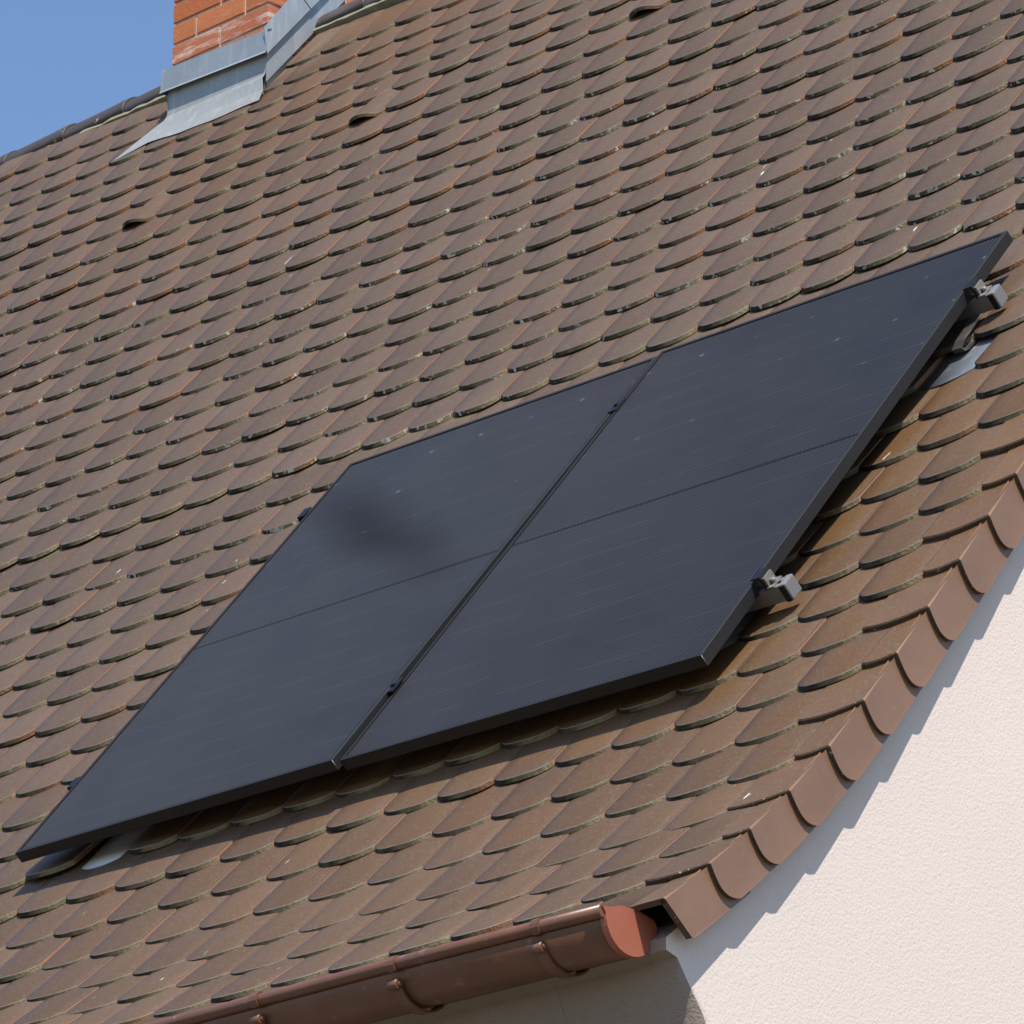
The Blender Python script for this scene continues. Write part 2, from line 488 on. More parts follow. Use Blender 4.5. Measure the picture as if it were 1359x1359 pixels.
def tile(mb, row, ut, w=TW, clip=None, dh=0.0, lift=0.0, rnd=0.5, L=None, sag=SAG, dd=0.0, vent=False, mats=(0, 1, 2), skew=0.0):
    """one plain clay tile with a segment-cut lower edge; ut = lattice position of its left edge"""
    us = US[ROW0 - row]
    U0 = (ut + us) * TW - 1.0 + 0.0009
    W = w - 0.0018
    a0, a1 = 0.0, W
    if clip:
        a0 = max(0.0, clip[0] - U0); a1 = min(W, clip[1] - U0)
        if a1 - a0 < 0.012: return
    if L is None:
        L = 2.25 * TE
        top_row = 7.55 if ut > -13.5 else 6.95
        L = max(0.3 * TE, min(L, (top_row - row) * TE))
    n = 14
    R = (TW * TW / 4 + sag * sag) / (2 * sag)

    def arc(a):
        q = min(1.0, abs(2 * a / TW - 1))
        return -sag * (1 - q ** 3.4)

    def hump(a, d):
        hh = 0.0014 * (1 - (2 * a / W - 1) ** 2)
        if vent:
            q = max(0.0, 1 - (abs(a / W - 0.42) / 0.42) ** 2.0)
            hh += 0.0185 * q ** 1.2 * max(0.0, 1 - (d + 0.02) / 0.13) ** 1.5
        return hh
    slope = THK / TE
    bev = 0.0018
    top, ch, bot, back, uvs = [], [], [], [], []
    for i in range(n + 1):
        a = a0 + (a1 - a0) * (0.6 * (0.5 - 0.5 * math.cos(math.pi * i / n)) + 0.4 * i / n)
        d = arc(a) + dd + skew * (a - W / 2)
        hb = dh - slope * d + lift * max(0, 1 - (d + .03) / L) + hump(a, d)
        top.append(mb.vert(spt(row, U0 + a, d + bev, hb)))
        ch.append(mb.vert(spt(row, U0 + a, d, hb - bev)))
        slp = -sag * 3.4 * min(1.0, abs(2 * a / TW - 1)) ** 2.4 * (2 / TW) * (1 if a > TW / 2 else -1)   # outline slope, for the bevelled edge
        ln_ = math.hypot(1, slp); lean = 0.0048
        bot.append(mb.vert(spt(row, min(max(U0 + a - slp * lean / ln_, U0 + a0), U0 + a1), d - lean / ln_, hb - THK + 0.0020)))
        back.append(mb.vert(spt(row, U0 + a, L, dh - slope * L + hump(a, L))))
        uvs.append((a / W, d / TE))
    for i in range(n):
        if vent or True:
            # intermediate row keeps the camber smooth
            pass
        mb.face((top[i], top[i + 1], back[i + 1], back[i]), mats[0], True, (uvs[i], uvs[i + 1], (uvs[i + 1][0], L / TE), (uvs[i][0], L / TE)), rnd)
        mb.face((ch[i], ch[i + 1], top[i + 1], top[i]), 3, False, (uvs[i], uvs[i + 1], uvs[i + 1], uvs[i]), rnd)
        mb.face((bot[i], bot[i + 1], ch[i + 1], ch[i]), mats[1], False, (uvs[i], uvs[i + 1], uvs[i + 1], uvs[i]), rnd)
    for e, s in ((0, 1), (n, -1)):
        a = a0 if e == 0 else a1
        bb = mb.vert(spt(row, U0 + a, L, dh - slope * L - THK))
        mb.face((bot[e], ch[e], top[e], back[e], bb), mats[2], False, None, rnd)
    if vent:
        # dark throat under the raised hood
        th = []
        for i in range(n + 1):
            a = a0 + (a1 - a0) * i / n
            th.append((mb.vert(spt(row, U0 + a, arc(a) + 0.02, -0.004 - THK)), bot[i]))


CH_X0, CH_X1, CH_Y0 = -3.84, -3.33, 1.28      # chimney: left, right, front
ROWS = list(range(-33, 7))
U_LEFT = -46

# ------------------------------------------------------------------ house
house = empty("house", (0, 0, -7.4))
tag(house, "house with brown scalloped clay tile roof, brick chimney and pink stucco gable", "house")

VENTS = {(1, -8.5), (0, -14.0), (1, -1.5)}
PLATES = {(-19, 14.5), (-25, 13.5), (-26, 3.0)}
mb = MB()
rg = random.Random(11)
for row in ROWS:
    off = 0.5 if row % 2 else 0.0
    u = U_LEFT + off
    while u < (17.0 if row % 2 == 0 else 17.5) - 0.01:
        rnd = rg.random(); dh = rg.uniform(-0.0015, 0.0015); du = rg.gauss(0, 0.011); dd = rg.gauss(0, 0.0030); sk = rg.gauss(0, 0.014)
        lift = abs(rg.gauss(0, 0.0022))
        if (row, u) in VENTS or (row, u) in PLATES:
            u += 1; continue
        if row == -26 and u == 2.0: lift = 0.016
        clip = None
        yl = 0.633 * prof(row)[0]
        if row >= 5:
            Ua = (u + US[ROW0 - row]) * TW - 1
            if Ua < CH_X1 + 0.02 and Ua + TW > CH_X0 - 0.02:
                if Ua + TW > CH_X1 + 0.03 and Ua > CH_X0:
                    clip = (CH_X1 + 0.008 + 0.003 * row, 99)
                elif Ua < CH_X0 - 0.012:
                    clip = (-99, CH_X0 - 0.012)
                else:
                    u += 1; continue
        tile(mb, row, u + du, dh=dh, lift=lift, rnd=rnd, dd=dd, clip=clip, skew=sk)
        u += 1
roof = mb.build("roof_tiles", [M_TILE, M_EDGE, M_CLAY, M_RIM], house, fixn=False)

for row, u in sorted(VENTS):
    m = MB(); tile(m, row, u, rnd=0.6, vent=True)
    m.build("vent_tile", [M_TILE, M_EDGE, M_CLAY, M_RIM], roof, fixn=False)


# verge tiles, each with a side flange hanging over the gable
def verge(row):
    m = MB()
    us = US[ROW0 - row]
    start = 17.0 if row % 2 == 0 else 17.5
    U0 = (start + us) * TW - 1 + 0.0012
    U1 = UF * TW - 1.0
    W = U1 - U0; L = 1.55 * TE; n = 8; sag = 0.010 if W < 0.12 else 0.016
    slope = THK / TE; rnd = rg.random(); bev = 0.003; dh = 0.004
    top, ch, bot, bk = [], [], [], []
    for i in range(n + 1):
        a = W * i / n
        q = 2 * a / W - 1
        d = -sag * (1 - q * q) if i < n else -0.002
        h = dh - slope * d
        x = U0 + a + (0.006 if i == n else 0)
        top.append(m.vert(spt(row, x, d + bev, h))); ch.append(m.vert(spt(row, x, d, h - bev)))
        bot.append(m.vert(spt(row, x, d + 0.0015, h - THK)))
        bk.append(m.vert(spt(row, U0 + a - (0.010 if i == n else 0), L, dh - slope * L)))
    uv = lambda i, d: (0.15 + 0.7 * i / n, d)
    for i in range(n):
        m.face((top[i], top[i + 1], bk[i + 1], bk[i]), 0, False, (uv(i, 0), uv(i + 1, 0), uv(i + 1, 1.2), uv(i, 1.2)), rnd)
        m.face((ch[i], ch[i + 1], top[i + 1], top[i]), 1, False, None, rnd)
        m.face((bot[i], bot[i + 1], ch[i + 1], ch[i]), 1, False, None, rnd)
    bb = m.vert(spt(row, U0, L, dh - slope * L - THK))
    m.face((bot[0], ch[0], top[0], bk[0], bb), 2, False, None, rnd)
    # flange: front outline (t up-slope, n off the roof)
    outl = [(-0.002, -0.004), (-0.0045, -0.013), (-0.0078, -0.024), (-0.011, -0.036), (-0.0135, -0.048), (-0.0150, -0.060), (-0.0140, -0.071), (-0.010, -0.082), (-0.003, -0.091), (0.006, -0.0975), (0.016, -0.101)]
    if row == -33:
        outl = [(-0.002, -0.004), (-0.014, -0.018), (-0.026, -0.032), (-0.036, -0.045), (-0.044, -0.058), (-0.047, -0.070), (-0.044, -0.081), (-0.036, -0.090), (-0.024, -0.097), (-0.008, -0.102), (0.010, -0.105)]
    Lf = 1.42 * TE
    po, pi_, bo, bi = [], [], [], []
    for t, h in outl:
        hh = h + dh - slope * t
        po.append(m.vert(spt(row, U1 + 0.010, t, hh))); pi_.append(m.vert(spt(row, U1 - 0.006, t + 0.002, hh)))
        hb = h + dh - slope * Lf + 0.012
        bo.append(m.vert(spt(row, U1 - 0.006, Lf, hb))); bi.append(m.vert(spt(row, U1 - 0.020, Lf, hb)))
    k = len(outl)
    for i in range(k - 1):
        m.face((po[i], po[i + 1], bo[i + 1], bo[i]), 3, False, ((0.5, 0), (0.5, 0), (0.5, .5), (0.5, .5)), rnd)
        m.face((pi_[i], pi_[i + 1], po[i + 1], po[i]), 1, False, None, rnd)
        m.face((bi[i], bi[i + 1], pi_[i + 1], pi_[i]), 2, False, None, rnd)
    m.face((po[-1], pi_[-1], bi[-1], bo[-1]), 1, False, None, rnd)
    # rounded fold between top and flange
    m.face((top[n], po[0], bo[0], bk[n]), 3, False, ((0.5, 0), (0.5, 0), (0.5, .5), (0.5, .5)), rnd)
    m.face((ch[n], po[0], top[n]), 1, False, None, rnd)
    m.face((bot[n], pi_[0], po[0], ch[n]), 1, False, None, rnd)
    m.build("verge_tile", [M_TILE, M_VEDGE, M_CLAY, M_VTILE], roof, fixn=False)


for row in ROWS:
    verge(row)

# underlay sheet just below the tiles, closes every joint
mb = MB()
rl = [7.0, 4, 0, -4, -8, -12, -16, -20, -24, -27, -29, -31, -33]
ring = []
for i in range(61):
    U = -9.3 + (2.20 + 9.3) * i / 60
    ring.append([spt(r, U, 0.0 if r > -33 else 0.04, -0.055) for r in rl])
mb.sweep(ring, 0, True)
mb.build("roof_underlay", M_DARK, roof, fixn=False)


# ridge tiles
def ridge_run(x0, x1, p0, p1, flip):
    """p0,p1 = (y,z) of the front lower edge at x0,x1"""
    n = max(1, round((x1 - x0) / 0.33)); st = (x1 - x0) / n
    for i in range(n):
        xa, xb = x0 + i * st - 0.035, x0 + (i + 1) * st
        m = MB(); rings = []
        rr = rg.uniform(-0.004, 0.004)
        for (x, sc, dz) in ((xa, 0.975, -0.003), (xa + 0.02, 0.975, -0.003), (xb - 0.10, 1.01, 0.0), (xb - 0.012, 1.03, 0.002), (xb, 1.025, 0.001)):
            f = (x - x0) / (x1 - x0)
            y = p0[0] + (p1[0] - p0[0]) * f; z = p0[1] + (p1[1] - p0[1]) * f + rr
            cy, cz = y + 0.115, z - 0.012
            pr = []
            for k in range(13):
                an = math.pi * (1.02 - k / 12 * 1.04)
                pr.append(Vector((x, cy + 0.115 * sc * math.cos(an), cz + dz + 0.088 * sc * math.sin(an) + 0.012)))
            for k in range(12, -1, -1):
                an = math.pi * (1.02 - k / 12 * 1.04)
                pr.append(Vector((x, cy + 0.099 * sc * math.cos(an), cz + dz + 0.073 * sc * math.sin(an) + 0.012)))
            rings.append(pr)
        m.sweep(rings, 0, True, closed=True, caps=True)
        m.build("ridge_tile", M_RIDGE, roof)
    # bedding mortar
    m = MB(); rings = []
    nn = max(4, int((x1 - x0) / 0.05))
    for i in range(nn + 1):
        f = i / nn; x = x0 + (x1 - x0) * f
        y = p0[0] + (p1[0] - p0[0]) * f; z = p0[1] + (p1[1] - p0[1]) * f
        j = rg.uniform(-0.004, 0.004); q = rg.uniform(-0.003, 0.003)
        rings.append([Vector((x, y + 0.05, z + 0.02)), Vector((x, y + 0.002 + j, z - 0.004)), Vector((x, y - 0.008 + j, z - 0.020 + q)), Vector((x, y + 0.04, z - 0.055))])
    m.sweep(rings, 0, False)
    m.build("ridge_mortar", M_RMORT, roof, fixn=False)


ridge_run(-9.3, -3.92, (1.400, 2.020), (1.412, 2.035), 0)
ridge_run(-3.40, 2.24, (1.500, 2.094), (1.520, 2.110), 1)

# rear slope
mb = MB()
Lr = 4.2
mb.sweep([[Vector((x, 1.57, 2.03)), Vector((x, 1.57 + Lr * 0.616, 2.03 - Lr * 0.788))] for x in (-9.3, 2.25)], 0, False)
mb.sweep([[Vector((x, 1.57, 2.00)), Vector((x, 1.57 + Lr * 0.616, 2.00 - Lr * 0.788))] for x in (-9.3, 2.25)], 0, False)
mb.build("rear_roof", M_RIDGE, house, fixn=False)

# ------------------------------------------------------------------ walls
GX = 2.205
cove = [(-2.742, -3.222), (-2.742, -3.247), (-2.711, -3.256), (-2.692, -3.305), (-2.675, -3.347), (-2.655, -3.42), (-2.635, -3.52), (-2.62, -3.65), (-2.615, -3.9), (-2.615, -7.45)]


def under(row, off=-0.075):
    p = spt(row, 2.2, 0, off); return (p.y, p.z)


slope_pts = [under(r) for r in (-32.6, -31.5, -30, -28.5, -26, -20, -14, -8, -2, 4)] + [(1.50, 1.93)]
back_pts = [(1.57 + 4.05 * 0.616, 1.88 - 4.05 * 0.788), (4.05, -7.45)]
cr = 0.075
mb = MB()
rings = []
for a in range(0, 7):
    an = a / 6 * math.pi / 2
    x = GX - cr * (1 - math.cos(an)) if a else GX
    ins = cr * (1 - math.sin(an))
    pts = []
    for i, (y, z) in enumerate(cove[::-1]):
        k = min(1.0, max(0.0, (-3.262 - z) / 0.14)) if z > -3.9 else 1.0
        pts.append(Vector((GX - (GX - x) * k - 0.0, y + ins * k, z)))
    pts += [Vector((x, y, z)) for y, z in slope_pts + back_pts]
    rings.append(pts)
rings = rings[::1]
xs_last = GX - 0.32
rings.append([Vector((xs_last, p[0], p[1])) for p in cove[::-1] + slope_pts + back_pts])
rs = mb.sweep(rings, 0, True, closed=True)
# grey plaster on the return, warm stucco on the gable face
nco = len(cove)
for i, f in enumerate(mb.f):
    ringi = i // len(rings[0]); k = i % len(rings[0])
    if k < nco and ringi >= 1: mb.m[i] = 1
for i in range(len(mb.s)): mb.s[i] = (i % len(rings[0])) < nco and i // len(rings[0]) < 6
mb.face(rs[0], 0); mb.face(rs[-1][::-1], 0)
mb.build("gable_wall", [M_STUCCO, M_CORN], house)

mb = MB()
prf = cove[::-1] + [(-2.5, -3.18), (-2.2, -3.3), (-2.2, -7.45)]
mb.sweep([[Vector((x, y, z)) for y, z in prf] for x in (-9.2, xs_last - 0.001)], 0, False, closed=True, caps=True)
mb.build("eaves_wall", M_CORN, house)
mb = MB()
mb.box((-3.5, 4.0, -4.4), (1, 0, 0), (0, 1, 0), (0, 0, 1), 11.3, 0.2, 6.1)
mb.build("rear_wall", M_STUCCO, house)
mb = MB()
mb.box((-9.1, 0.7, -4.0), (1, 0, 0), (0, 1, 0), (0, 0, 1), 0.2, 5.6, 6.9)
mb.build("far_wall", M_STUCCO, house)

# ------------------------------------------------------------------ chimney
mb = MB()
cw_, cd_ = CH_X1 - CH_X0, 0.55
BH, JT, BL = 0.0725, 0.0115, 0.24925
z0, z1 = 1.55, 3.45
mb.box(((CH_X0 + CH_X1) / 2, CH_Y0 + cd_ / 2, (z0 + z1) / 2), (1, 0, 0), (0, 1, 0), (0, 0, 1), cw_ - 0.012, cd_ - 0.012, z1 - z0, 1)
zc = 2.040 - BH - JT; k = 0
while zc + BH < z1:
    for side in range(4):
        ln = cw_ if side % 2 == 0 else cd_
        half = (k + (side % 2)) % 2
        # course cut list along the face
        cuts = []
        x = 0.0
        first = True
        while x < ln - 0.02:
            l = (BL / 2 - JT / 2) if (first and half == 0) else BL
            l = min(l, ln - x)
            cuts.append((x, x + l)); x += l + JT; first = False
        for a, b in cuts:
            if side % 2 == 1:
                a = max(a, 0.058); b = min(b, ln - 0.058)
                if b - a < 0.02: continue
            c = (a + b) / 2; s = b - a
            jx = rg.uniform(-0.0015, 0.0015)
            base = len(mb.f); rn = rg.random()
            if side == 0: mb.box((CH_X0 + c, CH_Y0 + 0.029 + jx, zc + BH / 2), (1, 0, 0), (0, 1, 0), (0, 0, 1), s, 0.058, BH, 0, 0.003)
            elif side == 2: mb.box((CH_X0 + c, CH_Y0 + cd_ - 0.029 + jx, zc + BH / 2), (1, 0, 0), (0, 1, 0), (0, 0, 1), s, 0.058, BH, 0, 0.003)
            elif side == 1: mb.box((CH_X1 - 0.029 + jx, CH_Y0 + c, zc + BH / 2), (1, 0, 0), (0, 1, 0), (0, 0, 1), 0.058, s, BH, 0, 0.003)
            else: mb.box((CH_X0 + 0.029 + jx, CH_Y0 + c, zc + BH / 2), (1, 0, 0), (0, 1, 0), (0, 0, 1), 0.058, s, BH, 0, 0.003)
            for q in range(base, len(mb.f)): mb.r[q] = rn
    zc += BH + JT; k += 1
mb.box(((CH_X0 + CH_X1) / 2, CH_Y0 + cd_ / 2, z1 + 0.05), (1, 0, 0), (0, 1, 0), (0, 0, 1), cw_ + 0.12, cd_ + 0.12, 0.1, 1, 0.006)
chim = mb.build("chimney", [M_BRICK, M_MORTAR], house)


def slab(m, quad, nrm, t, mi=0):
    """thin sheet of thickness t from a planar polygon"""
    nrm = Vector(nrm)
    a = [m.vert(Vector(p)) for p in quad]; b = [m.vert(Vector(p) - nrm * t) for p in quad]
    m.face(a, mi); m.face(b[::-1], mi)
    for i in range(len(quad)):
        j = (i + 1) % len(quad)
        m.face((a[i], b[i], b[j], a[j]), mi)


# front upstand and apron
def rs_pt(X, d, h):   # on the roof, d metres up the slope from the row-4 tip line
    y, z = along(4, d)
    return surf(X, y, z + h)


m = MB()
xl, xr = CH_X0 - 0.010, CH_X1 + 0.050
yf = CH_Y0 - 0.010
N = 20
rings = []
for i in range(N + 1):
    f = i / N; X = xl + (xr - xl) * f
    Xf = CH_X0 - 0.008 + (CH_X1 + 0.012 - CH_X0) * f
    rb = 4.27 - 0.16 * math.sin(math.pi * min(1, f * 1.05)) + 0.02 * math.sin(17 * f)
    k4 = int(4); d0 = (rb - 4) * 0.135
    lo = spt(4, X, d0, 0.006); lo2 = spt(4, X, d0 + 0.004, 0.0005)
    md = spt(4, (X + Xf) / 2, d0 + 0.075, 0.010)
    up_ = Vector((Xf, yf - 0.016, 1.812)); u2 = Vector((Xf, yf - 0.003, 1.832))
    rings.append([Vector((Xf, yf, 1.960)), Vector((Xf, yf, 1.850)), u2, up_, md, lo, lo2])
m.sweep(rings, 0, False)
q0 = rings[0]
tl = spt(4, -4.005, -0.012, 0.006)
m.face([m.vert(q0[3]), m.vert(q0[4]), m.vert(q0[5]), m.vert(tl), m.vert(q0[3] + Vector((-0.045, -0.01, -0.02)))], 0)
m.build("flashing_apron", M_ZINC2, chim, fixn=False)

m = MB()
# counter flashing, front: 9 cm band folded out at the bottom
yc = CH_Y0 - 0.024
pr = [(CH_Y0 - 0.002, 2.040), (yc, 2.030), (yc - 0.003, 1.945), (yc - 0.010, 1.934), (yc - 0.002, 1.938)]
x0_, x1_ = CH_X0 - 0.030, CH_X1 + 0.024
tilt = lambda x: -0.010 - 0.022 * (x - x0_) / (x1_ - x0_)
m.sweep([[Vector((x, y, z + tilt(x))) for y, z in pr] for x in (x0_, x1_)], 0, False)
m.face([m.vert(Vector((x0_, CH_Y0 + 0.05, 2.02))), m.vert(Vector((x0_, CH_Y0 + 0.05, 1.93))), m.vert(Vector((x0_, yc - 0.003, 1.928))), m.vert(Vector((x0_, yc, 2.02)))], 0)
m.build("counter_flashing", M_ZINC, chim, fixn=False)

# side flashing, climbing with the slope on the gable side
m = MB()
sl = Vector((0, 0.640, 0.768)); sn = Vector((0, -0.768, 0.640))
xs = CH_X1 + 0.024
p_low = Vector((xs, yc + 0.001, 1.902))
for i, (t0, t1) in enumerate(((0.0, 0.335), (0.325, 0.72))):
    o_ = 0.003 * i
    a = p_low + sl * t0; b = p_low + sl * t1
    hgt = Vector((0, 0, 0.098)) if i == 0 else Vector((0, 0, 0.10))
    up_ = sn * 0.085
    quad = [a + Vector((o_, 0, 0)), b + Vector((o_, 0, 0)), b + up_ + Vector((o_ - 0.006, 0, 0)), a + up_ * (1.0 if i else 0.2) + (hgt * 0.9 if not i else Vector((0, 0, 0))) + Vector((o_ - 0.006, 0, 0))]
    slab(m, quad, (1, 0, 0), 0.003)
m.build("stepped_flashing", M_ZINC, chim)
m = MB()
# soaker upstand below the counter flashing and its tray under the tiles
a = Vector((CH_X1 + 0.010, CH_Y0 - 0.012, 1.80)); b = a + sl * 0.62
slab(m, [a, b, b + sn * 0.13, a + sn * 0.0 + Vector((0, 0, 0.15))], (1, 0, 0), 0.003)
m.build("flashing_soaker", M_ZINC, chim)
m = MB()
a = Vector((CH_X0 - 0.006, CH_Y0 - 0.012, 1.80)); b = a + sl * 0.62
slab(m, [a, b, b + sn * 0.13, a + Vector((0, 0, 0.15))], (-1, 0, 0), 0.003)
m.build("flashing_soaker", M_ZINC, chim)

# ------------------------------------------------------------------ gutter
gut = empty("gutter", (0, -2.795, -3.19))
tag(gut, "red-brown half-round gutter with rolled front edge hanging below the tiled eaves", "gutter")
GXE = 2.160
GY, GZ, GR = -2.795, -3.190, 0.070
m = MB()
pr = []
for k in range(19):
    an = math.pi + math.pi * k / 18
    pr.append((GY + GR * math.cos(an), GZ + GR * math.sin(an)))
inner = [(GY + (GR - 0.002) * math.cos(math.pi + math.pi * k / 18), GZ + (GR - 0.002) * math.sin(math.pi + math.pi * k / 18)) for k in range(18, -1, -1)]
ringp = pr + inner
nx_ = 24
m.sweep([[Vector((-9.2 + (GXE + 9.2) * i / nx_, y, z + 0.0015 * math.sin(i * 1.7))) for y, z in ringp] for i in range(nx_ + 1)], 0, True, closed=True, caps=True)
trough = m.build("trough", M_GUT, gut)
m = MB()
bead = [Vector((-9.2 + (GXE + 9.2) * i / nx_, GY - GR - 0.006, GZ + 0.004 + 0.0015 * math.sin(i * 1.7))) for i in range(nx_ + 1)]
m.tube(bead, 0.0135, 14)
m.build("rolled_edge", M_GUT, gut)
m = MB()
capo = [(GY + (GR + 0.003) * math.cos(math.pi + math.pi * k / 18), GZ + (GR + 0.003) * math.sin(math.pi + math.pi * k / 18)) for k in range(19)]
capo += [(GY + GR * 0.9, GZ + 0.012), (GY + GR * 0.3, GZ + 0.022), (GY - GR * 0.4, GZ + 0.023), (GY - GR * 0.85, GZ + 0.014), (GY - GR - 0.012, GZ + 0.012)]
a = [m.vert(Vector((GXE + 0.004, y, z))) for y, z in capo]; b = [m.vert(Vector((GXE - 0.012, y, z))) for y, z in capo]
m.face(a); m.face(b[::-1])
for i in range(len(a)):
    j = (i + 1) % len(a); m.face((a[i], b[i], b[j], a[j]))
m.build("end_cap", M_GCAP, gut)
for bx in (1.585, 1.985, 1.185, 0.785):
    m = MB()
    rings = []
    path = []
    for k in range(3, 21):
        an = math.pi + math.pi * (k / 20.0) * 0.98
        path.append((an, GR + 0.006))
    for an, r_ in path:
        cy, cz = GY + r_ * math.cos(an), GZ + r_ * math.sin(an)
        n_ = Vector((0, math.cos(an), math.sin(an)))
        c = Vector((bx, cy, cz))
        w_ = 0.0135
        rings.append([c + Vector((-w_, 0, 0)), c + Vector((w_, 0, 0)), c + Vector((w_, 0, 0)) + n_ * 0.005, c + Vector((-w_, 0, 0)) + n_ * 0.005])
    m.sweep(rings, 0, False, closed=True, caps=True)
    # rolled front end with a rivet, and the strap clipped over the front edge
    an = path[0][0]
    e = Vector((bx, GY + (GR + 0.012) * math.cos(an), GZ + (GR + 0.012) * math.sin(an)))
    m.tube([e + Vector((-0.0138, 0, 0)), e + Vector((0.0138, 0, 0))], 0.0105, 12)
    m.tube([e + Vector((0.0138, 0, 0)), e + Vector((0.018, 0, 0))], 0.005, 8)
    st_ = []
    for k in range(11):
        an = math.pi * (1.38 - 1.5 * k / 10)
        c = Vector((bx + 0.004, GY - GR - 0.006, GZ + 0.004))
        n_ = Vector((0, math.cos(an), math.sin(an)))
        st_.append([c + n_ * 0.0145 + Vector((-0.011, 0, 0)), c + n_ * 0.0145 + Vector((0.011, 0, 0)), c + n_ * 0.0175 + Vector((0.011, 0, 0)), c + n_ * 0.0175 + Vector((-0.011, 0, 0))])
    m.sweep(st_, 0, False, closed=True, caps=True)
    m.build("bracket", M_GUT, gut)

# ------------------------------------------------------------------ solar panels
PW, PL, PT, LIP = 1.134, 1.7253, 0.030, 0.011
P_AX = [
    (Vector((-0.0153, -1.4949, -1.6693)), Vector((0.999902, -0.009849, -0.009912)), Vector((0.013918, 0.638963, 0.769112)), Vector((-0.001242, -0.769175, 0.639037))),
    (Vector((1.1286, -1.4951, -1.6755)), Vector((0.99988, -0.010306, -0.011573)), Vector((0.015482, 0.631602, 0.775138)), Vector((-0.000679, -0.775224, 0.631686)))]


def panel(i, label):
    C0, u, v, n = P_AX[i]
    root = empty("solar_panel", C0)
    tag(root, label, "solar panel", "solar panels on the roof")
    m = MB()
    c = lambda a, b, h: C0 + u * a + v * b + n * h
    hw, hl = PW / 2, PL / 2
    # frame: four mitred profiles in one mesh, lip proud of the laminate
    for (p0, p1, q0, q1) in (((-hw, -hl), (hw, -hl), (-hw + LIP, -hl + LIP), (hw - LIP, -hl + LIP)), ((hw, -hl), (hw, hl), (hw - LIP, -hl + LIP), (hw - LIP, hl - LIP)),
                             ((hw, hl), (-hw, hl), (hw - LIP, hl - LIP), (-hw + LIP, hl - LIP)), ((-hw, hl), (-hw, -hl), (-hw + LIP, hl - LIP), (-hw + LIP, -hl + LIP))):
        def P(p, h, s=0.0):
            return c(p[0] - math.copysign(s, p[0]), p[1] - math.copysign(s, p[1]), h)
        rings = []
        for (o_, q_) in ((p0, q0), (p1, q1)):
            rings.append([P(q_, -0.0035), P(q_, 0.0), P(o_, 0.0, 0.0005), P(o_, -0.0005), P(o_, -PT), P(o_, -PT, 0.026), P(o_, -PT + 0.002, 0.026), P(o_, -PT + 0.002, 0.003), P(o_, -0.006, 0.003), P(q_, -0.006)])
        m.sweep(rings, 0, False, closed=True)
    fr = m.build("frame", M_FRAME, root)
    # bright cut at the lower corners where the frame profiles are pressed together
    m = MB()
    for sx in (1,):
        a = c(sx * (hw + 0.0004), -hl - 0.0004, -0.001); b = c(sx * (hw + 0.0004), -hl - 0.0004, -PT + 0.004)
        m.tube([a, b], 0.0012, 6)
    m.build("corner_joint", M_ALU, root)
    m = MB()
    gw, gl = hw - LIP + 0.002, hl - LIP + 0.002
    ids = [m.vert(c(a, b, -0.0028)) for a, b in ((-gw, -gl), (gw, -gl), (gw, gl), (-gw, gl))]
    m.face(ids, 0, False, [(a + hw, b + hl) for a, b in ((-gw, -gl), (gw, -gl), (gw, gl), (-gw, gl))])
    ib = [m.vert(c(a, b, -0.0055)) for a, b in ((-gw, -gl), (gw, -gl), (gw, gl), (-gw, gl))]
    m.face(ib[::-1], 1)
    for k in range(4):
        j = (k + 1) % 4; m.face((ids[k], ib[k], ib[j], ids[j]), 1)
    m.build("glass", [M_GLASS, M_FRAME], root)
    return root


panel(0, "left solar panel, with a dark patch near its top corner")
panel(1, "right solar panel, nearer the gable, beside the silver rail ends")

# ------------------------------------------------------------------ rails, clamps, hooks
u0 = Vector((0.99989, -0.01008, -0.01074)); v0 = Vector((0.0147, 0.6353, 0.7721)).normalized(); n0 = u0.cross(v0).normalized(); v0 = n0.cross(u0).normalized()
ORG = (P_AX[0][0] + P_AX[1][0]) / 2 - v0 * (PL / 2)      # middle of the pair's lower edge, top level
pp = lambda a, b, h: ORG + u0 * a + v0 * b + n0 * h
RW, RH = 0.038, 0.040


